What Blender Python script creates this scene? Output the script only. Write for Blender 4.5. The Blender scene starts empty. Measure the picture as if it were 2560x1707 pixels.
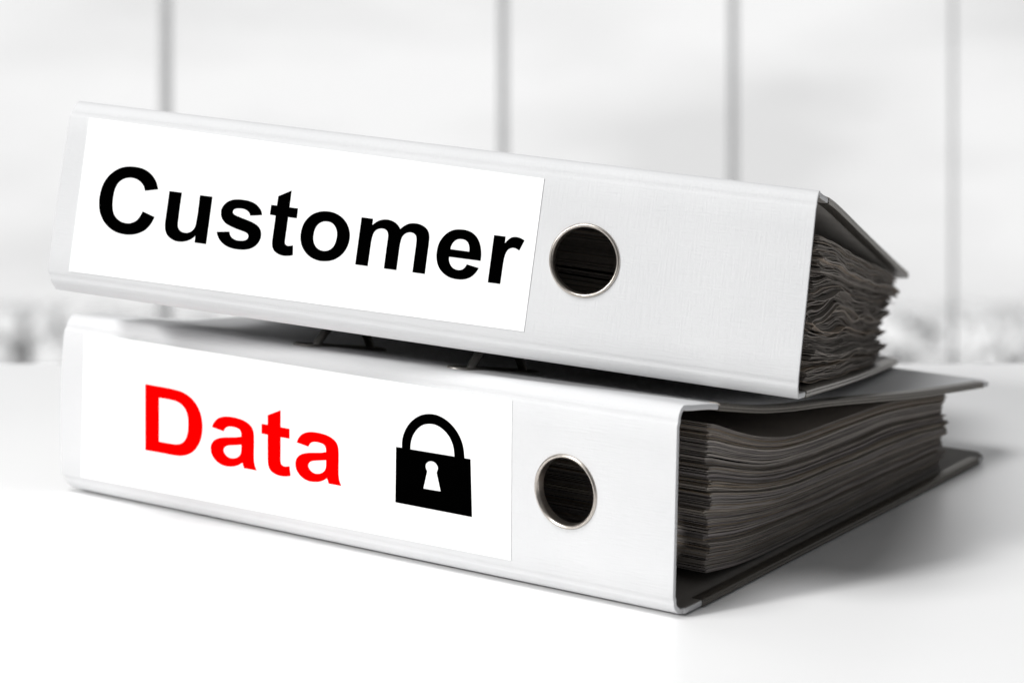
import bpy, bmesh, math, random
import numpy as np
from mathutils import Matrix, Vector

# ---------------------------------------------------------------- camera, world, lamps, exposure
scene = bpy.context.scene
col = scene.collection
CAM = np.array([0.7764, -0.7734, 0.2874]); YAW = -0.6028
RIGHT = np.array([math.cos(YAW), -math.sin(YAW), 0.0]); FWD = np.array([math.sin(YAW), math.cos(YAW), 0.0])
UP = np.array([0.0, 0.0, 1.0])
F_PX, W_PX = 6001.5, 2560.0

cd = bpy.data.cameras.new('camera'); cam = bpy.data.objects.new('camera', cd); col.objects.link(cam)
m = Matrix.Identity(4)
for i in range(3):
    m[i][0], m[i][1], m[i][2], m[i][3] = RIGHT[i], UP[i], -FWD[i], CAM[i]
cam.matrix_world = m
cd.sensor_width = 36.0; cd.lens = F_PX / W_PX * 36.0
cd.shift_y = -(853.5 + 369.8) / W_PX            # level camera, lens shifted down
cd.clip_start = 0.02; cd.clip_end = 2000
cd.dof.use_dof = True; cd.dof.focus_distance = 0.955; cd.dof.aperture_fstop = 9.0
scene.camera = cam

world = bpy.data.worlds.new('World'); scene.world = world; world.use_nodes = True
world.node_tree.nodes['Background'].inputs[0].default_value = (0.96, 0.98, 1.0, 1)
world.node_tree.nodes['Background'].inputs[1].default_value = 0.14

def at(xr, depth, z):
    p = CAM + RIGHT * xr + FWD * depth
    return Vector((p[0], p[1], z))

def area_lamp(name, loc, target, size, power, color):
    ld = bpy.data.lights.new(name, 'AREA'); ld.shape = 'DISK'; ld.size = size; ld.energy = power; ld.color = color
    o = bpy.data.objects.new(name, ld); col.objects.link(o)
    o.location = loc
    o.rotation_euler = (Vector(target) - Vector(loc)).to_track_quat('-Z', 'Y').to_euler()
    return o

AIM = Vector((0.16, 0.03, 0.08))
def from_dir(az_x, az_y, elev, dist):
    h = Vector((az_x, az_y, 0)).normalized()
    return AIM - h * dist * math.cos(elev) + Vector((0, 0, dist * math.sin(elev)))
area_lamp('key_lamp', from_dir(0.40, 0.92, math.radians(27), 15.0), AIM, 2.2, 1600, (1.0, 0.995, 0.985))
area_lamp('overhead_lamp', from_dir(0.2, 0.8, math.radians(64), 3.0), AIM, 1.4, 69, (1.0, 1.0, 1.0))
area_lamp('tree_fill_lamp', at(6, 20, 8), at(6, 152, -29), 18, 330000, (1, 1, 1))  # added unseen lamp, stands in for daylight to brighten the far trees

vs = scene.view_settings
vs.view_transform = 'Standard'; vs.look = 'None'; vs.exposure = 0.0; vs.gamma = 1.0; vs.use_curve_mapping = False
scene.cycles.use_denoising = True
scene.cycles.max_bounces = 8

# ---------------------------------------------------------------- materials
def new_mat(name):
    mt = bpy.data.materials.new(name); mt.use_nodes = True
    nt = mt.node_tree; b = nt.nodes['Principled BSDF']
    return mt, nt, b, nt.nodes, nt.links

def bump_from(nt, b, height_socket, strength, dist):
    bp = nt.nodes.new('ShaderNodeBump'); bp.inputs['Strength'].default_value = strength
    bp.inputs['Distance'].default_value = dist
    nt.links.new(height_socket, bp.inputs['Height']); nt.links.new(bp.outputs[0], b.inputs['Normal'])

def noise(nt, vec, scale, detail=3.0, rough=0.5):
    n = nt.nodes.new('ShaderNodeTexNoise'); n.inputs['Scale'].default_value = scale
    n.inputs['Detail'].default_value = detail; n.inputs['Roughness'].default_value = rough
    nt.links.new(vec, n.inputs['Vector']); return n

def mapping(nt, sc, loc=(0, 0, 0)):
    tc = nt.nodes.new('ShaderNodeTexCoord'); mp = nt.nodes.new('ShaderNodeMapping')
    mp.inputs['Scale'].default_value = sc; mp.inputs['Location'].default_value = loc; nt.links.new(tc.outputs['Object'], mp.inputs['Vector'])
    return mp.outputs[0]

def ramp(nt, fac, stops):
    r = nt.nodes.new('ShaderNodeValToRGB'); el = r.color_ramp.elements
    while len(el) < len(stops): el.new(0.5)
    for e, (p, c) in zip(el, stops): e.position = p; e.color = (*c, 1)
    nt.links.new(fac, r.inputs[0]); return r

def linen():
    mt, nt, b, N, Lk = new_mat('white linen-grained cover')
    a = noise(nt, mapping(nt, (110, 110, 1500)), 1.0, 2.0)      # threads along the spine
    c = noise(nt, mapping(nt, (1500, 1500, 110)), 1.0, 2.0)     # threads across
    ad = N.new('ShaderNodeMath'); ad.operation = 'ADD'
    Lk.new(a.outputs[0], ad.inputs[0]); Lk.new(c.outputs[0], ad.inputs[1])
    bump_from(nt, b, ad.outputs[0], 0.45, 0.00025)
    g = noise(nt, mapping(nt, (30, 30, 30)), 1.0, 4.0)
    r = ramp(nt, g.outputs[0], [(0.3, (0.612, 0.615, 0.622)), (0.7, (0.636, 0.638, 0.644))])
    Lk.new(r.outputs[0], b.inputs['Base Color'])
    b.inputs['Roughness'].default_value = 0.6; b.inputs['Specular IOR Level'].default_value = 0.22
    return mt

def plain(name, color, rough=0.5, metal=0.0, spec=0.5, grain=None):
    mt, nt, b, N, Lk = new_mat(name)
    b.inputs['Roughness'].default_value = rough; b.inputs['Metallic'].default_value = metal
    b.inputs['Specular IOR Level'].default_value = spec
    sc, amt = grain or ((60, 60, 60), 0.06)
    n = noise(nt, mapping(nt, sc), 1.0, 5.0)
    lo = tuple(c * (1 - amt) for c in color); hi = tuple(min(1, c * (1 + amt)) for c in color)
    r = ramp(nt, n.outputs[0], [(0.3, lo), (0.7, hi)])
    Lk.new(r.outputs[0], b.inputs['Base Color'])
    return mt

def metal_mat(name, color, rough):
    mt, nt, b, N, Lk = new_mat(name)
    n = noise(nt, mapping(nt, (900, 900, 900)), 1.0, 3.0)
    r = ramp(nt, n.outputs[0], [(0.3, tuple(c * 0.88 for c in color)), (0.7, color)])
    Lk.new(r.outputs[0], b.inputs['Base Color'])
    b.inputs['Metallic'].default_value = 1.0; b.inputs['Roughness'].default_value = rough
    return mt

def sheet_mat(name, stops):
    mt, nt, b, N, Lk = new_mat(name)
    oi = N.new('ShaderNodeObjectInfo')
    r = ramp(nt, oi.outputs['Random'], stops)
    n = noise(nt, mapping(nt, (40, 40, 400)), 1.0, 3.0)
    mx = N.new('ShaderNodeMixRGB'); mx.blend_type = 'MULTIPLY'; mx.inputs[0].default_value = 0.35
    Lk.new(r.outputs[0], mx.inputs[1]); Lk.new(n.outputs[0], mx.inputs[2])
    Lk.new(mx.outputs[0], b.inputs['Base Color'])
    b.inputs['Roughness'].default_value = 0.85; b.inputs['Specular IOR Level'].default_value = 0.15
    return mt

SKY_OFFSET = (6.6, 3.4, 4.2)
def sky_mat():
    mt, nt, b, N, Lk = new_mat('bright overcast sky'); N.remove(b)
    n = noise(nt, mapping(nt, (0.022, 0.022, 0.075), SKY_OFFSET), 1.0, 4.0, 0.45)
    r = ramp(nt, n.outputs[0], [(0.34, (0.80, 0.80, 0.80)), (0.46, (0.91, 0.91, 0.91)), (0.60, (0.985, 0.985, 0.985))])
    e = N.new('ShaderNodeEmission'); Lk.new(r.outputs[0], e.inputs[0]); e.inputs[1].default_value = 1.0
    Lk.new(e.outputs[0], N['Material Output'].inputs[0])
    return mt

def glass_mat():
    mt, nt, b, N, Lk = new_mat('window glass'); N.remove(b)
    t = N.new('ShaderNodeBsdfTransparent'); t.inputs[0].default_value = (0.99, 0.99, 0.99, 1)
    g = N.new('ShaderNodeBsdfGlossy'); g.inputs['Roughness'].default_value = 0.02
    f = N.new('ShaderNodeFresnel'); f.inputs[0].default_value = 1.3
    mx = N.new('ShaderNodeMixShader'); Lk.new(f.outputs[0], mx.inputs[0]); Lk.new(t.outputs[0], mx.inputs[1]); Lk.new(g.outputs[0], mx.inputs[2])
    Lk.new(mx.outputs[0], N['Material Output'].inputs[0])
    return mt

def table_mat():
    mt, nt, b, N, Lk = new_mat('white lacquered table top')
    n = noise(nt, mapping(nt, (9, 9, 9)), 1.0, 5.0)
    r = ramp(nt, n.outputs[0], [(0.3, (0.89, 0.89, 0.892)), (0.7, (0.91, 0.91, 0.91))])
    Lk.new(r.outputs[0], b.inputs['Base Color'])
    n2 = noise(nt, mapping(nt, (3, 3, 3)), 1.0, 2.0)
    r2 = ramp(nt, n2.outputs[0], [(0.3, (0.34, 0.34, 0.34)), (0.75, (0.38, 0.38, 0.38))])
    Lk.new(r2.outputs[0], b.inputs['Roughness'])
    b.inputs['Specular IOR Level'].default_value = 0.35
    return mt

M_LINEN = linen()
M_LINING = plain('grey lining paper', (0.24, 0.225, 0.21), 0.7, grain=((80, 80, 80), 0.10))
M_LABEL = plain('white label paper', (0.93, 0.93, 0.93), 0.6, spec=0.2, grain=((50, 50, 50), 0.01))
M_BLACK = plain('black print', (0.0003, 0.0003, 0.0003), 1.0, spec=0.0)
M_RED = plain('red print', (0.93, 0.0002, 0.0002), 1.0, spec=0.0, grain=((50, 50, 50), 0.01))
M_RING = metal_mat('brushed nickel', (0.54, 0.50, 0.455), 0.32)
M_RAIL = metal_mat('dull steel edging', (0.20, 0.185, 0.165), 0.42)
M_WIRE = metal_mat('dark steel wire', (0.30, 0.285, 0.265), 0.45)
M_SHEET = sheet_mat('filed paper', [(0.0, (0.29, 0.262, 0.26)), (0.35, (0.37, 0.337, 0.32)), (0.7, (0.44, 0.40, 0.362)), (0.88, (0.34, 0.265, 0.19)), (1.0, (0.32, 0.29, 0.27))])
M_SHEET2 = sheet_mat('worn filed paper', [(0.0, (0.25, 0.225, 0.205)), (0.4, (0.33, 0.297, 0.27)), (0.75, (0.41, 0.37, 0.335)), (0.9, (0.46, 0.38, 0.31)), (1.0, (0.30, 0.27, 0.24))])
M_TABLE = table_mat()
M_FRAME = plain('light grey window frame', (0.92, 0.92, 0.92), 0.5)
M_GLASS = glass_mat()
M_SKY = sky_mat()
M_LEAF = plain('pale hazy foliage', (0.56, 0.56, 0.56), 0.9, spec=0.1, grain=((0.25, 0.25, 0.25), 0.1))
M_GROUND = plain('pale ground', (0.45, 0.45, 0.45), 0.9, grain=((0.05, 0.05, 0.05), 0.2))

# ---------------------------------------------------------------- helpers
def link(name, mesh, mats, parent=None, smooth=None):
    for mt in mats: mesh.materials.append(mt)
    o = bpy.data.objects.new(name, mesh); col.objects.link(o); o.parent = parent
    if smooth is not None:
        mesh.polygons.foreach_set('use_smooth', [True] * len(mesh.polygons))
        mesh.set_sharp_from_angle(angle=math.radians(smooth))
    return o

def mesh_from(verts, faces, idx=None):
    me = bpy.data.meshes.new('mesh'); me.from_pydata([tuple(map(float, v)) for v in verts], [], faces); me.update()
    if idx is not None: me.polygons.foreach_set('material_index', idx)
    bm = bmesh.new(); bm.from_mesh(me); bmesh.ops.recalc_face_normals(bm, faces=bm.faces); bm.to_mesh(me); bm.free()
    return me

def box_mesh(a, b, bevel=0.0, seg=2):
    bm = bmesh.new(); bmesh.ops.create_cube(bm, size=1.0)
    for v in bm.verts:
        v.co = Vector([a[i] + (v.co[i] + 0.5) * (b[i] - a[i]) for i in range(3)])
    if bevel: bmesh.ops.bevel(bm, geom=bm.edges[:], offset=bevel, segments=seg, affect='EDGES', profile=0.5)
    me = bpy.data.meshes.new('mesh'); bm.to_mesh(me); bm.free(); return me

def smooth_profile(pts, n):
    """Catmull-Rom through (y, z) points, n samples evenly by length."""
    p = np.array(pts, float); ext = np.vstack([2 * p[0] - p[1], p, 2 * p[-1] - p[-2]]); out = []
    for i in range(1, len(ext) - 2):
        a, b, c, d = ext[i - 1], ext[i], ext[i + 1], ext[i + 2]
        for t in np.linspace(0, 1, 24, endpoint=False):
            out.append(0.5 * ((2 * b) + (c - a) * t + (2 * a - 5 * b + 4 * c - d) * t * t + (3 * b - a - 3 * c + d) * t ** 3))
    out.append(p[-1]); out = np.array(out)
    s = np.concatenate([[0], np.cumsum(np.linalg.norm(np.diff(out, axis=0), axis=1))])
    q = np.linspace(0, s[-1], n)
    return np.stack([np.interp(q, s, out[:, 0]), np.interp(q, s, out[:, 1])], 1)

def normals2d(p, side):
    t = np.gradient(p, axis=0); t /= np.linalg.norm(t, axis=1)[:, None]
    return np.stack([-t[:, 1], t[:, 0]], 1) * side

def slab(outer, inner, xlo, xhi, nx=9):
    """A sheet of board: outer and inner (y, z) rows, each row spanning xlo[i]..xhi[i]."""
    n = len(outer); V = []; Fc = []; I = []
    for rows in (outer, inner):
        for i in range(n):
            for k in range(nx):
                V.append((xlo[i] + (xhi[i] - xlo[i]) * k / (nx - 1), rows[i][0], rows[i][1]))
    def v(s, i, k): return s * n * nx + i * nx + k
    for s in (0, 1):
        for i in range(n - 1):
            for k in range(nx - 1):
                Fc.append((v(s, i, k), v(s, i, k + 1), v(s, i + 1, k + 1), v(s, i + 1, k))); I.append(s)
    for i in range(n - 1):
        for k in (0, nx - 1):
            Fc.append((v(0, i, k), v(0, i + 1, k), v(1, i + 1, k), v(1, i, k))); I.append(2)
    for i in (0, n - 1):
        for k in range(nx - 1):
            Fc.append((v(0, i, k), v(0, i, k + 1), v(1, i, k + 1), v(1, i, k))); I.append(2)
    return V, Fc, I

def apply_modifiers(o):
    dg = bpy.context.evaluated_depsgraph_get(); dg.update()
    me = bpy.data.meshes.new_from_object(o.evaluated_get(dg)); old = o.data
    o.modifiers.clear(); o.data = me; bpy.data.meshes.remove(old)

def cut(o, cutter_mesh):
    c = bpy.data.objects.new('cutter', cutter_mesh); col.objects.link(c)
    c.parent = o.parent
    md = o.modifiers.new('cut', 'BOOLEAN'); md.object = c; md.operation = 'DIFFERENCE'; md.solver = 'EXACT'
    bpy.context.view_layer.update(); apply_modifiers(o)
    bpy.data.objects.remove(c); bpy.data.meshes.remove(cutter_mesh)

def prism(poly_xy, lo, hi, axis):
    """Prism over a 2-D outline; axis 'y': outline in x,z; axis 'z': outline in x,y."""
    n = len(poly_xy); V = []
    for h in (lo, hi):
        for a, b in poly_xy: V.append((a, h, b) if axis == 'y' else (a, b, h))
    Fc = [tuple(range(n)), tuple(range(n, 2 * n))] + [(i, (i + 1) % n, n + (i + 1) % n, n + i) for i in range(n)]
    return mesh_from(V, Fc)

def lathe_y(profile, cx, cz, n=72):
    """Closed (radius, y) profile turned round the y axis through (cx, cz)."""
    m_ = len(profile); V = []; Fc = []
    for k in range(n):
        a = 2 * math.pi * k / n
        for r, y in profile: V.append((cx + r * math.cos(a), y, cz + r * math.sin(a)))
    for k in range(n):
        for j in range(m_):
            Fc.append((k * m_ + j, k * m_ + (j + 1) % m_, ((k + 1) % n) * m_ + (j + 1) % m_, ((k + 1) % n) * m_ + j))
    return mesh_from(V, Fc)

def tube(path, rad, n=10, closed=False):
    p = [Vector(q) for q in path]; V = []; Fc = []; N = len(p)
    ref = None
    for i in range(N):
        t = (p[(i + 1) % N] - p[i - 1]) if closed else (p[min(i + 1, N - 1)] - p[max(i - 1, 0)])
        t.normalize()
        if ref is None: ref = t.orthogonal().normalized()
        u = (ref - t * ref.dot(t)).normalized(); ref = u; w = t.cross(u)
        for k in range(n):
            a = 2 * math.pi * k / n; V.append(p[i] + (u * math.cos(a) + w * math.sin(a)) * rad)
    for i in range(N if closed else N - 1):
        for k in range(n):
            Fc.append((i * n + k, i * n + (k + 1) % n, ((i + 1) % N) * n + (k + 1) % n, ((i + 1) % N) * n + k))
    if not closed: Fc += [tuple(range(n)), tuple(range((N - 1) * n, N * n))]
    return mesh_from(V, Fc)

def outline(text):
    """Traced outline: smooth through plain points, sharp at points marked c."""
    P = []; C = []
    for t in text.split():
        C.append(t.endswith('c')); a, b = t.rstrip('c').split(','); P.append(Vector((float(a), float(b))) / 1000)
    n = len(P); out = []
    for i in range(n):
        b, c = P[i], P[(i + 1) % n]
        if C[i] and C[(i + 1) % n]: out.append(b); continue
        a = P[i - 1] if not C[i] else b - (c - b) * 0.0
        d = P[(i + 2) % n] if not C[(i + 1) % n] else c
        l1 = max((b - a).length, 1e-9) ** 0.5; l2 = (c - b).length ** 0.5; l3 = max((d - c).length, 1e-9) ** 0.5
        m1 = (c - b) if C[i] else ((b - a) / l1 - (c - a) / (l1 + l2) + (c - b) / l2) * l2
        m2 = (c - b) if C[(i + 1) % n] else ((c - b) / l2 - (d - b) / (l2 + l3) + (d - c) / l3) * l2
        if C[i]: m1 = (c - b) * 1.5 - m2 * 0.5
        if C[(i + 1) % n]: m2 = (c - b) * 1.5 - m1 * 0.5
        for k in range(5):
            t = k / 5
            out.append(b * (2 * t ** 3 - 3 * t * t + 1) + m1 * (t ** 3 - 2 * t * t + t) + c * (-2 * t ** 3 + 3 * t * t) + m2 * (t ** 3 - t * t))
    return out

def printed(name, contours, y, mat, parent):
    cu = bpy.data.curves.new('outline', 'CURVE'); cu.dimensions = '2D'; cu.fill_mode = 'FRONT'
    for c in contours:
        pts = outline(c); sp = cu.splines.new('POLY'); sp.points.add(len(pts) - 1); sp.use_cyclic_u = True
        for q, v in zip(sp.points, pts): q.co = (v.x, v.y, 0, 1)
    tmp = bpy.data.objects.new('tmp', cu); col.objects.link(tmp)
    dg = bpy.context.evaluated_depsgraph_get(); dg.update()
    me = bpy.data.meshes.new_from_object(tmp.evaluated_get(dg))
    for v in me.vertices: v.co = (v.co.x, y, v.co.y)
    bpy.data.objects.remove(tmp); bpy.data.curves.remove(cu); me.materials.clear()
    return link(name, me, [mat], parent)

# ---------------------------------------------------------------- setting: table, sky, trees, window
def oriented(o, origin, xdir, zup=(0, 0, 1)):
    x = Vector(xdir).normalized(); z = Vector(zup); y = z.cross(x)
    mm = Matrix.Identity(4)
    for i in range(3): mm[i][0], mm[i][1], mm[i][2], mm[i][3] = x[i], y[i], z[i], origin[i]
    o.matrix_world = mm

BACK_EDGE = 1.352
table = link('table', box_mesh((-1.3, -0.85, -0.032), (1.3, 0.0, 0.0), 0.003, 3), [M_TABLE], smooth=50)
oriented(table, at(0, BACK_EDGE, 0), RIGHT)
table['kind'] = 'structure'; table['label'] = 'glossy white table top under the stacked binders'

n = 48; V = []; Fc = []
for k in range(n + 1):
    a = math.radians(-48 + 96 * k / n)
    for z in (-95, -50, -10, 40, 115):
        p = at(280 * math.sin(a), 280 * math.cos(a), z); V.append(p)
for k in range(n):
    for j in range(4): Fc.append((k * 5 + j, k * 5 + j + 1, k * 5 + j + 6, k * 5 + j + 5))
sky = link('sky', mesh_from(V, Fc), [M_SKY], smooth=60); sky['kind'] = 'structure'
sky['label'] = 'bright overcast sky beyond the window'

V = [at(-220, 100, -40), at(220, 100, -40), at(220, 167, -40), at(-220, 167, -40)]
ground = link('ground', mesh_from(V, [(0, 1, 2, 3)]), [M_GROUND]); ground['kind'] = 'structure'
ground['label'] = 'pale ground under the far trees'

rng = random.Random(5)
bm = bmesh.new(); bmesh.ops.create_icosphere(bm, subdivisions=1, radius=1.0); bm.verts.ensure_lookup_table()
ico = np.array([v.co[:] for v in bm.verts]); icf = [tuple(v.index for v in f.verts) for f in bm.faces]; bm.free()
g = np.random.default_rng(5); V = []; Fc = []
for i in range(420):
    xr = rng.uniform(-75, 75); row = rng.choice((0, 1, 2)); dep = 150 + row * 6 + rng.uniform(-2, 2)
    top = CAM[2] - dep * 0.1885 - rng.uniform(0.0, 0.45); rad = rng.uniform(1.0, 2.2)
    for k in range(22):                                  # leaf clumps of one crown, the lower ones down to the ground
        th, ph = rng.uniform(0, 6.28), rng.uniform(-0.9, 1.3)
        low = 0.0 if k < 9 else rng.uniform(0.1, 1.0) * (top - rad + 39.5)
        c = at(xr + rad * math.cos(th) * math.cos(ph), dep + rad * math.sin(th) * math.cos(ph), top - rad + rad * math.sin(ph) * 0.8 - low)
        q = ico * g.uniform(0.4, 1.1, 3) * rad * 0.5 + g.uniform(-.15, .15, ico.shape) + np.array(c)
        o = len(V); V += [tuple(p) for p in q]; Fc += [tuple(o + a for a in f) for f in icf]
    o = len(V)                                           # trunk
    for z, r_ in ((-40.0, 0.3), (top - rad, 0.18)):
        c = at(xr, dep, z); V += [(c[0] + r_ * math.cos(a), c[1] + r_ * math.sin(a), c[2]) for a in np.linspace(0, 2 * math.pi, 6, endpoint=False)]
    Fc += [(o + a, o + (a + 1) % 6, o + 6 + (a + 1) % 6, o + 6 + a) for a in range(6)]
me = bpy.data.meshes.new('mesh'); me.from_pydata(V, [], Fc); me.update()
woods = link('distant_woods', me, [M_LEAF]); woods['kind'] = 'stuff'
woods['label'] = 'blurred grey line of far trees beyond the window'; woods['category'] = 'trees'

SC = 2560 / 2352
def on_window(xd):
    """A point on the window plane seen at column xd of the photograph."""
    inv = 1 / 3.6 + (1 / 4.3 - 1 / 3.6) * (xd - 380) / 1810
    d = 1 / inv; return np.array([(xd * SC - 1280) / F_PX * d, d])
w0, w1 = on_window(-900), on_window(3300)
wdir = RIGHT * (w1 - w0)[0] + FWD * (w1 - w0)[1]; wlen = float(np.linalg.norm(w1 - w0))
win = bpy.data.objects.new('window', None); col.objects.link(win)
oriented(win, at(w0[0], w0[1], -1.75), wdir)
win['label'] = 'tall window with thin light grey mullions behind the table'; win['category'] = 'window'
TOPW = 2.6
stops = []
for xd, wd in ((380, 0.0165), (1157, 0.0110), (1685, 0.0110), (2190, 0.0036)):
    p = on_window(xd); s = float(np.linalg.norm(p - w0)); stops.append((s, wd))
    link('mullion', box_mesh((s - wd / 2, -0.005, 0.05), (s + wd / 2, 0.005, TOPW - 0.05), 0.002), [M_FRAME], win)
for a, b in ((-0.06, 0.0), (wlen, wlen + 0.06)):
    link('jamb', box_mesh((a, -0.03, 0.0), (b, 0.03, TOPW), 0.003), [M_FRAME], win)
for nm, a, b in (('sill', 0.0, 0.05), ('head_rail', TOPW - 0.05, TOPW)):
    link(nm, box_mesh((0.0, -0.03, a), (wlen, 0.03, b), 0.003), [M_FRAME], win)
edges = [(0.0, 0.0)] + stops + [(wlen, 0.0)]
for (s0, d0), (s1, d1) in zip(edges[:-1], edges[1:]):
    link('pane', box_mesh((s0 + d0 / 2 + 0.001, -0.003, 0.051), (s1 - d1 / 2 - 0.001, 0.003, TOPW - 0.051)), [M_GLASS], win)

# ---------------------------------------------------------------- binders
L, H, T = 0.318, 0.080, 0.0024
# traced print and label outlines, millimetres on the spine (x, z)
CUSTOMER = [
    ['44.96,47.14c 43.72,49.90 41.81,52.21 39.07,54.01 35.64,54.98 30.70,54.98 27.29,54.18 24.24,52.48 21.58,49.83 19.74,46.42 18.93,42.50 19.03,38.27 20.05,34.57 21.93,31.62 24.54,29.30 27.60,27.78 31.00,27.10 34.98,27.20 38.57,28.19 41.57,29.99 43.54,32.38 45.03,35.77c 39.27,37.42c 38.43,35.23 37.07,33.38 35.15,32.19 33.34,31.74 30.73,31.90 28.20,33.03 26.38,34.92 25.36,37.97 25.11,41.54 25.41,44.97 26.63,47.77 28.71,49.55 31.46,50.38 34.01,50.28 36.52,49.26 38.15,47.76 39.03,45.86c'],
    ['50.08,47.10c 55.78,47.11c 55.72,41.45 55.76,36.57 55.88,33.92 56.18,32.85 56.99,31.85 58.30,31.23 60.05,31.10 61.70,31.65 62.93,32.67 63.67,34.09 63.92,36.48 64.03,39.79 63.96,47.04c 69.61,47.06c 69.59,27.68c 64.39,27.65c 64.33,30.49c 63.25,29.34 61.52,28.18 59.55,27.47 58.20,27.23 55.77,27.23 53.39,28.03 51.64,29.30 50.60,31.06 50.16,33.05 50.06,35.09 50.08,40.76'],
    ['92.53,42.33c 91.87,43.98 90.55,45.45 88.50,46.69 85.85,47.35 83.10,47.47 80.72,47.33 78.56,46.86 76.64,45.88 75.15,44.37 74.36,42.71 74.32,40.90 74.76,39.39 75.83,37.96 77.26,36.96 79.62,36.08 82.81,35.30 85.63,34.72 87.07,34.20 87.68,33.26 87.45,32.15 86.46,31.37 84.89,30.98 82.76,30.95 80.97,31.49 79.70,32.58 79.15,33.99c 73.51,33.20c 74.31,31.36 75.95,29.54 78.21,28.18 80.88,27.48 83.63,27.31 86.00,27.47 88.48,28.00 90.69,29.18 92.31,30.89 93.12,32.93 93.16,34.80 92.57,36.44 91.32,37.76 89.13,38.81 85.94,39.67 82.76,40.37 80.62,40.97 79.74,41.48 79.48,42.08 79.73,42.97 80.59,43.49 81.92,43.77 83.97,43.83 85.75,43.31 86.82,42.42 87.31,41.49c'],
    ['98.46,50.78c 103.98,53.72c 103.97,46.91c 107.75,46.91c 107.75,42.91c 103.92,42.92c 103.91,38.05 103.87,34.32 103.93,32.75 104.19,32.04 105.03,31.54 106.24,31.59 107.63,32.01c 108.09,28.07c 106.79,27.68 105.22,27.40 103.20,27.37 101.30,27.87 99.75,28.79 98.87,29.98 98.46,31.42 98.35,33.63 98.40,38.29 98.41,42.88c 95.84,42.92c 95.88,46.94c 98.42,46.97c'],
    ['119.25,47.21 116.83,46.60 114.47,45.44 112.54,43.65 111.11,41.31 110.40,38.59 110.39,35.65 111.10,32.96 112.60,30.68 114.79,28.80 117.46,27.68 120.02,27.28 122.66,27.48 125.07,28.11 127.54,29.50 129.58,31.60 130.90,34.07 131.51,36.60 131.50,38.90 130.92,41.14 129.71,43.29 127.88,45.15 125.53,46.48 122.76,47.22',
     '120.39,43.21 118.70,42.74 117.20,41.52 116.21,39.62 115.91,37.58 115.96,35.89 116.48,34.10 117.61,32.62 119.24,31.68 121.44,31.45 123.36,32.04 124.84,33.38 125.68,35.18 125.97,37.29 125.90,38.90 125.32,40.75 124.02,42.36 122.32,43.15'],
    ['135.51,46.75c 140.47,46.73c 140.47,44.15c 141.91,45.55 143.74,46.62 145.65,47.10 148.07,47.05 150.25,46.30 151.71,45.19 152.51,44.11c 153.96,45.51 155.78,46.61 157.90,47.10 160.52,46.99 162.80,46.16 164.41,44.63 165.10,42.69 165.23,40.07 165.16,34.80 165.13,27.84c 159.84,27.84c 159.89,34.53 159.95,39.00 159.83,41.02 159.39,42.38 158.31,43.16 156.66,43.30 155.00,42.65 153.86,41.39 153.33,39.59 153.14,36.92 153.09,33.26 153.01,27.81c 147.64,27.81c 147.69,34.41 147.73,39.30 147.68,41.13 147.15,42.49 146.07,43.21 144.41,43.33 142.73,42.69 141.59,41.39 141.08,39.49 140.87,37.01 140.81,33.33 140.68,27.83c 135.31,27.82c'],
    ['187.57,35.90c 187.53,38.49 187.01,40.99 186.07,43.28 184.54,45.21 182.44,46.54 180.04,47.10 177.30,47.06 174.95,46.54 172.69,45.25 170.84,43.27 169.54,40.83 169.00,38.11 169.07,35.39 169.69,32.89 170.93,30.78 172.77,29.13 175.09,27.99 177.57,27.56 180.29,27.61 182.32,28.07 184.28,29.11 185.91,30.75 187.22,33.05c 182.05,33.85c 181.49,32.67 180.57,31.69 179.19,31.21 177.56,31.30 176.02,32.04 174.92,33.41 174.39,35.01 174.39,35.85c',
     '174.52,38.88c 182.44,38.89c 182.26,40.54 181.65,42.05 180.39,43.10 178.03,43.32 176.41,42.72 175.14,41.31 174.63,40.03'],
    ['191.86,46.61c 196.67,46.64c 196.69,43.96c 197.82,45.41 199.11,46.55 200.56,46.97 202.56,46.87 204.61,46.08c 202.91,41.84c 201.36,42.54 199.95,42.58 198.58,41.89 197.77,40.74 197.21,38.86 197.00,36.73 196.88,33.26 196.76,28.00c 191.58,27.98c'],
]
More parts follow.
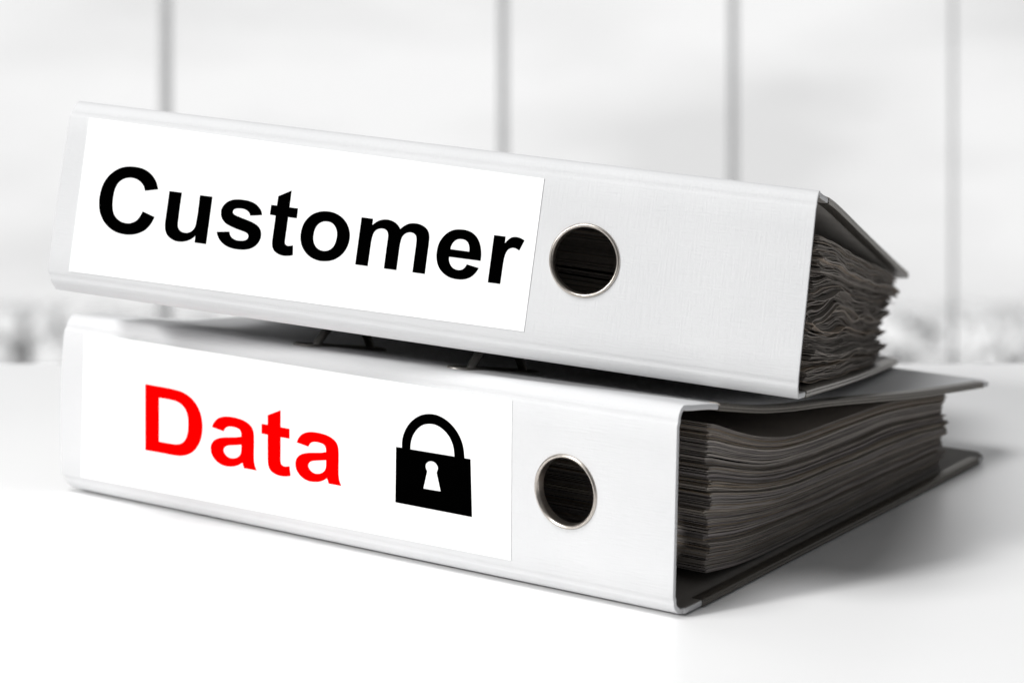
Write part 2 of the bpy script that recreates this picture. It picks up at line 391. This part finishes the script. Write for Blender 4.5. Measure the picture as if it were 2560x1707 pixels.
DATA = [
    ['49.85,54.47c 56.48,54.43 63.96,54.38 68.41,54.13 71.96,53.64 76.08,52.14 79.60,49.53 81.94,46.11 83.02,42.10 83.11,39.48 82.67,36.36 81.36,33.11 78.73,29.78 75.50,27.56 70.78,26.10 66.04,25.77 61.27,25.76 49.85,25.67c',
     '57.92,49.53c 64.55,49.55 68.41,49.21 71.52,48.03 73.58,46.10 74.67,43.39 74.94,40.12 74.61,36.78 73.44,33.76 71.52,31.84 68.41,30.77 65.15,30.55 57.92,30.52c'],
    ['88.53,40.96c 89.51,42.86 91.25,44.65 93.41,45.79 96.43,46.52 99.66,46.75 103.09,46.64 105.87,46.28 108.42,45.50 110.54,44.25 111.56,42.85 112.03,40.97 112.13,38.57 112.09,35.65 112.05,32.42 112.09,30.32 112.56,28.05 113.68,26.03c 106.51,25.99c 105.61,28.17c 103.73,26.98 101.38,26.05 99.02,25.58 95.79,25.40 92.98,25.89 90.38,27.20 88.42,29.21 87.77,31.57 88.21,33.60 89.51,35.25 91.25,36.31 93.41,37.07 96.22,37.65 99.23,38.07 102.45,38.57 105.05,39.17c 104.91,40.80 104.16,41.92 102.88,42.42 100.95,42.63 98.69,42.55 96.86,42.03 95.89,41.20 95.18,40.05c',
     '105.05,35.73c 102.45,35.20 99.23,34.65 97.08,34.14 95.68,33.26 95.12,32.12 95.57,30.96 96.86,29.84 98.59,29.27 100.41,29.31 102.45,29.88 103.94,30.85 104.73,32.02 105.01,33.36'],
    ['119.62,50.16c 126.70,53.18c 126.70,46.10c 131.58,46.08c 131.58,41.94c 126.70,41.91c 126.70,36.38 126.72,31.96 127.02,30.75 128.02,30.13 129.52,30.10 131.58,30.55c 132.15,26.53c 130.76,26.13 129.27,25.86 126.27,25.68 123.51,26.10 121.25,27.12 120.12,28.69 119.69,31.14 119.62,35.37 119.62,41.98c 116.26,41.96c 116.26,46.13c 119.62,46.16c'],
    ['135.40,40.91c 136.33,42.77 137.97,44.51 140.03,45.62 142.90,46.33 145.96,46.56 149.21,46.45 151.85,46.10 154.28,45.33 156.29,44.12 157.26,42.76 157.70,40.93 157.80,38.58 157.76,35.74 157.72,32.59 157.76,30.55 158.20,28.33 159.27,26.37c 152.46,26.33c 151.61,28.46c 149.82,27.29 147.59,26.39 145.35,25.93 142.28,25.76 139.62,26.24 137.15,27.51 135.30,29.47 134.68,31.77 135.09,33.74 136.33,35.36 137.97,36.39 140.03,37.13 142.69,37.69 145.55,38.10 148.61,38.58 151.08,39.17c 150.94,40.76 150.23,41.85 149.01,42.34 147.18,42.54 145.04,42.47 143.31,41.96 142.39,41.14 141.71,40.03c',
     '151.08,35.82c 148.61,35.31 145.55,34.77 143.51,34.27 142.18,33.41 141.65,32.30 142.08,31.17 143.31,30.08 144.94,29.53 146.67,29.56 148.61,30.12 150.03,31.07 150.78,32.21 151.04,33.51'],
]
PADLOCK = [
    ['187.40,46.40c 190.38,46.46c 190.46,49.11 191.29,52.19 193.35,55.76 196.22,58.61 199.91,60.81 203.78,61.85 208.04,61.93 212.48,60.63 216.09,58.36 218.89,55.34 220.69,51.70 221.48,46.70c 224.42,46.71c 225.14,23.92c 187.07,23.94c',
     '194.70,46.45c 194.79,48.56 195.81,51.83 197.86,54.73 200.72,56.93 204.18,57.92 207.63,57.86 211.27,56.40 214.08,54.03 215.89,50.71 216.53,46.64c',
     '203.09,38.83c 202.27,40.61 202.76,41.99 204.79,43.10 207.02,42.77 208.36,41.17 207.75,38.96c 209.73,31.79c 201.17,31.64c'],
]
UL = [[9.08, 72.92], [209.69, 71.01], [208.67, 11.06], [9.62, 8.99]]
LL = [[12.89, 72.9], [244.17, 72.47], [243.76, 9.93], [11.01, 8.21]]


def cover(name, parent, prof, side, xlo=0.0, xhi=L, corner=0.006, rows=46):
    p = smooth_profile(prof, rows); nrm = normals2d(p, side); inner = p + nrm * T
    y1 = p[-1, 0]; dy = np.clip(p[:, 0] - (y1 - corner), 0, corner)
    ins = corner - np.sqrt(np.maximum(corner ** 2 - dy ** 2, 0))
    ins = np.minimum(ins, corner * 0.9)
    V, Fc, I = slab(p, inner, xlo + ins, xhi - ins, 9)
    o = link(name, mesh_from(V, Fc, I), [M_LINEN, M_LINING, M_LINEN], parent, smooth=35)
    bv = o.modifiers.new('edge', 'BEVEL'); bv.width = 0.0006; bv.segments = 2; bv.limit_method = 'ANGLE'; bv.angle_limit = math.radians(50)
    return o, p, inner

def rail(parent, p, inner, y0, y1):
    """Folded metal strip over the board edge at the x = L end."""
    k = (p[:, 0] >= y0) & (p[:, 0] <= y1); a, b = p[k], inner[k]; nn = (b - a) / np.linalg.norm(b - a, axis=1)[:, None]
    V = []; Fc = []; sec = ((-0.0042, -0.00030), (-0.0010, -0.00040), (0.0003, -0.00005), (0.00055, T * 0.22), (0.0002, T * 0.42), (0.0002, T * 0.55), (0.00055, T * 0.78), (0.0003, T + 0.00005), (-0.0010, T + 0.00040), (-0.0042, T + 0.00030))
    for i in range(len(a)):
        for dx, h in sec: q = a[i] + nn[i] * h; V.append((L + dx, q[0], q[1]))
    m_ = len(sec)
    for i in range(len(a) - 1):
        for j in range(m_): Fc.append((i * m_ + j, i * m_ + (j + 1) % m_, (i + 1) * m_ + (j + 1) % m_, (i + 1) * m_ + j))
    Fc += [tuple(range(m_)), tuple(range((len(a) - 1) * m_, len(a) * m_))]
    return link('edge_rail', mesh_from(V, Fc), [M_RAIL], parent, smooth=50)

SPINE_TOP = [(7.2, 79.0), (4.6, 79.35), (2.7, 78.4), (1.5, 76.9), (0.9, 75.6), (0.75, 74.6), (0.80, 73.9), (0.35, 72.9), (0.0, 72.0)]
SPINE_BOT = [(0.0, 8.0), (0.35, 7.1), (0.80, 6.1), (0.75, 5.4), (0.95, 4.5), (1.7, 3.2), (3.0, 1.9), (4.9, 0.8), (7.2, 0.15)]

def make_binder(label, spec):
    root = bpy.data.objects.new('lever_arch_binder', None); col.objects.link(root)
    root['label'] = label; root['category'] = 'binder'; root['group'] = 'stacked lever arch binders'
    root.empty_display_size = 0.05
    # spine: board wrapped in linen paper, folds at both long edges, finger hole
    flat = [(0.0, z) for z in np.linspace(64, 16, 7)]
    p = np.array(SPINE_TOP + flat + SPINE_BOT) / 1000
    inner = p + normals2d(p, 1) * 0.0018
    nx = 25; V, Fc, I = slab(p, inner, np.zeros(len(p)), np.full(len(p), L), nx)
    me = mesh_from(V, Fc, I)
    spine = link('spine', me, [M_LINEN, M_LINING, M_LINEN], root)
    cx, cz = spec['hole']; R = 0.0135
    cut(spine, prism([(cx + R * math.cos(2 * math.pi * k / 64), cz + R * math.sin(2 * math.pi * k / 64)) for k in range(64)], -0.01, 0.01, 'y'))
    sh, bul, ch = spec['rack']
    for v in spine.data.vertices:
        x, y, z = v.co; z_ = min(max(z, 0), H)
        if abs(x - cx) > 0.02 or abs(z - cz) > 0.02:
            x += sh * (z - H / 2) * abs(2 * x / L - 1) - bul * max(0, 1 - x / 0.06) * math.sin(math.pi * z_ / H)
            if x < 0.03: x += ch * max(0, 1 - z / 0.008) + 0.4 * ch * max(0, 1 - (H - z) / 0.008)
        v.co.x = x
    spine.data.polygons.foreach_set('use_smooth', [True] * len(spine.data.polygons)); spine.data.set_sharp_from_angle(angle=math.radians(40))
    prof = [(0.0128, 0.0038), (0.0127, 0.0008), (0.0129, -0.0003), (0.0134, -0.0009), (0.0139, -0.0009), (0.0143, -0.0004), (0.0145, 0.0002), (0.0133, 0.0002), (0.0132, 0.0038)]
    link('finger_ring', lathe_y(prof, cx, cz), [M_RING], root, smooth=60)
    # covers
    top, tp, ti = cover('cover', root, [(y / 1000, z / 1000) for y, z in spec['top']], -1)
    bot, bp, bi = cover('cover', root, [(y / 1000, z / 1000) for y, z in spec['bottom']], 1)
    rail(root, tp, ti, 0.027, spec['top'][-1][0] / 1000 - 0.007)
    rail(root, bp, bi, 0.019, spec['bottom'][-1][0] / 1000 - 0.007)
    # lever arch mechanism
    pl = spec['arch_z']
    zb = float(np.interp(0.035, bi[:, 0], bi[:, 1]))
    link('mechanism_plate', box_mesh((min(spec['arch_x']) - 0.03, 0.016, zb + 0.0004), (max(spec['arch_x']) + 0.006, 0.070, zb + 0.0020), 0.0004), [M_WIRE], root)
    for ax in spec['arch_x']:
        yc, r_ = 0.041, 0.022; zt = pl
        path = [(ax, yc - r_, zb + 0.002)] + [(ax, yc - r_, z) for z in np.linspace(zb + 0.02, zt - r_, 4)]
        path += [(ax, yc - r_ * math.cos(t), zt - r_ + r_ * math.sin(t)) for t in np.linspace(0.15, math.pi - 0.15, 14)]
        path += [(ax, yc + r_, z) for z in np.linspace(zt - r_, zb + 0.02, 4)] + [(ax, yc + r_, zb + 0.002)]
        link('ring_arch', tube(path, 0.0019, 12), [M_WIRE], root, smooth=60)
        # slot in the upper cover with its pressed metal rim
        y0, y1, hw = 0.0125, 0.0690, 0.0050
        oval = [(ax + hw * math.cos(t), y1 - hw + hw * math.sin(t)) for t in np.linspace(0, math.pi, 14)] + [(ax + hw * math.cos(t), y0 + hw + hw * math.sin(t)) for t in np.linspace(math.pi, 2 * math.pi, 14)]
        cut(top, prism(oval, 0.03, 0.11, 'z'))
        rim = [(a, b, float(np.interp(b, tp[:, 0], tp[:, 1])) + 0.0001) for a, b in oval]
        link('slot_rim', tube(rim, 0.0009, 8, closed=True), [M_WIRE], root, smooth=60)
    top.data.polygons.foreach_set('use_smooth', [True] * len(top.data.polygons)); top.data.set_sharp_from_angle(angle=math.radians(30))
    # label on the spine and its print
    lb = spec['label']; pts = [(a / 1000, b / 1000) for a, b in lb]
    lab = link('spine_label', prism(pts, -0.00028, -0.00002, 'y'), [M_LABEL], root)
    for nm, contours, mt in spec['print']:
        printed(nm, contours, -0.00036, mt, lab)
    # filed sheets
    g = np.random.default_rng(spec['seed']); N = spec['sheets']
    w = 1 + (g.random(N) < 0.10) * g.random(N) * spec['gap']
    u = np.cumsum(w); u = (u - u[0]) / (u[-1] - u[0])
    du = np.append(np.diff(u), u[-1] - u[-2])
    ph = g.random((6, 3)) * 6.28
    ty, tz = np.array(spec['stack_top']).T / 1000; by, bz = np.array(spec['stack_bot']).T / 1000
    dy = np.linspace(0, 1, 240)
    yy_t = smooth_profile(np.stack([ty, tz], 1), 120); yy_b = smooth_profile(np.stack([by, bz], 1), 120)
    bundle = 0.0; bx = 0.0; by_ = 0.0
    xs = np.array([-0.297, -0.20, -0.11, -0.06, -0.04, -0.026, -0.016, -0.008, -0.003, 0.0]); nx = len(xs); ny = 44
    for j in range(N):
        if g.random() < 0.16: bx = g.normal(0, spec['rag_x']); by_ = g.normal(0, spec['rag_y'])
        xe = L - spec['inset'] + np.clip(bx + g.normal(0, spec['rag_x'] * 0.35), -0.006, spec['inset'] - 0.0005)
        ya = spec['near'] + by_ * 0.25 + g.normal(0, 0.0007)
        yb = spec['far'][0] + (spec['far'][1] - spec['far'][0]) * u[j] + by_ + g.normal(0, spec['rag_y'] * 0.5)
        ys = ya + (yb - ya) * (np.linspace(0, 1, ny))
        zt = np.interp(ys, yy_t[:, 0], yy_t[:, 1]); zb_ = np.interp(ys, yy_b[:, 0], yy_b[:, 1])
        base = zb_ + (zt - zb_) * u[j]
        th = np.clip((zt - zb_) * du[j] * 0.86, 0.00006, 0.00075)
        own = g.random(3) * 6.28; Z = np.empty((ny, nx))
        e = math.sin(math.pi * min(max(u[j], 0.04), 0.96)); amp = 0.45 + 1.0 * abs(math.sin(u[j] * 6.5 + ph[5, 1]))
        for k in range(nx):
            x = xe + xs[k]
            damp = math.exp(xs[k] / spec['curl_len'])
            nz = (np.sin(ys * 40 + u[j] * 4 + ph[0, 0]) * 0.55 + np.sin(ys * 76 + u[j] * 9 + x * 30 + ph[1, 0]) * 0.32
                  + np.sin(ys * 130 - u[j] * 14 + ph[2, 0] + x * 60) * 0.12 + np.sin(ys * 240 + u[j] * 31 + ph[3, 0]) * 0.04)
            corner = np.exp(-(ys - ya) / 0.022) * (math.sin(u[j] * 12 + ph[4, 0]) + 0.5 * math.sin(u[j] * 31 + ph[5, 0])) * 1.5
            Z[:, k] = base + spec['crumple'] * damp * e * amp * (nz + corner * (1 if spec['crumple'] > 0.001 else 0.4)) + spec['own'] * damp * np.sin(ys * 120 + own[0]) * np.sin(own[1] + ys * 31)
        V = []; Fc = []
        for s in (0, 1):
            for i in range(ny):
                for k in range(nx): V.append((xe + xs[k], ys[i], Z[i, k] + s * th[i]))
        def v(s, i, k): return s * ny * nx + i * nx + k
        for i in range(ny - 1):
            for k in range(nx - 1):
                Fc.append((v(1, i, k), v(1, i, k + 1), v(1, i + 1, k + 1), v(1, i + 1, k)))
                Fc.append((v(0, i, k), v(0, i + 1, k), v(0, i + 1, k + 1), v(0, i, k + 1)))
            Fc.append((v(0, i, nx - 1), v(0, i + 1, nx - 1), v(1, i + 1, nx - 1), v(1, i, nx - 1)))
            Fc.append((v(0, i, 0), v(1, i, 0), v(1, i + 1, 0), v(0, i + 1, 0)))
        for k in range(nx - 1):
            Fc.append((v(0, 0, k), v(0, 0, k + 1), v(1, 0, k + 1), v(1, 0, k)))
            Fc.append((v(0, ny - 1, k), v(1, ny - 1, k), v(1, ny - 1, k + 1), v(0, ny - 1, k + 1)))
        me = bpy.data.meshes.new('mesh'); me.from_pydata(V, [], Fc); me.update()
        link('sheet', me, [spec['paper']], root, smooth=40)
    return root

lower = make_binder('white binder lying flat on the table, labelled Data in red with a black padlock', dict(
    hole=(0.2692, 0.0406), rack=(0.027, 0.0022, 0.004),
    top=[(7.4, 78.95), (13, 77.9), (26, 75.9), (42, 72.4), (67.5, 66.8), (95, 62.3), (124, 58.6), (165, 52.6), (208, 46.4), (250, 41.0), (297, 35.4)],
    bottom=[(7.4, 0.13), (12, 0.0), (40, 0.0), (120, 0.0), (200, 0.0), (291, 0.0)],
    arch_z=0.0838, arch_x=(0.126, 0.207), label=LL,
    print=[('letter', c, M_RED) for c in DATA] + [('padlock_symbol', c, M_BLACK) for c in PADLOCK],
    seed=4, sheets=176, gap=4.5, stack_top=[(34, 64.5), (41.7, 63.7), (64, 56), (86, 49.6), (112, 45.8), (160, 44.0), (203, 42.0), (262, 34.6), (275, 33)],
    stack_bot=[(34, 7.4), (40, 6.6), (64, 3.8), (100, 2.9), (160, 2.8), (275, 2.8)],
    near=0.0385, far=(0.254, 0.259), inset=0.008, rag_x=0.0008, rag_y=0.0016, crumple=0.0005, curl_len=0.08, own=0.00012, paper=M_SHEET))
lower.location = (0, 0, 0.0006)

upper = make_binder('white binder tilted on top of the other, labelled Customer in black', dict(
    hole=(0.2297, 0.0414), rack=(0.0, 0.0005, 0.0025),
    top=[(7.4, 78.9), (14, 78.2), (24, 77.3), (46, 75.2), (80, 71.0), (124, 65.3), (198, 56.0), (250, 49.6), (303, 43.4)],
    bottom=[(7.4, 0.13), (12, 0.0), (40, -0.1), (90, -0.6), (150, -0.9), (210, -0.6), (295, 0.3)],
    arch_z=0.0700, arch_x=(0.098, 0.178), label=UL, print=[('letter', c, M_BLACK) for c in CUSTOMER],
    seed=11, sheets=128, gap=3.5, stack_top=[(30, 62), (40, 61.5), (80, 59), (123, 55), (200, 49), (285, 41), (300, 39.6)],
    stack_bot=[(30, 4.6), (60, 3.4), (120, 2.2), (200, 2.2), (240, 2.9), (300, 3.2)],
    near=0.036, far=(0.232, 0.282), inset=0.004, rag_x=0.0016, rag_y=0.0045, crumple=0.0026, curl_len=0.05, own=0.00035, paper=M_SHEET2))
upper.rotation_euler = (-0.15503, 0.07723, 0.29685)
upper.location = (0.04685, -0.0573, 0.10384 + 0.0006)
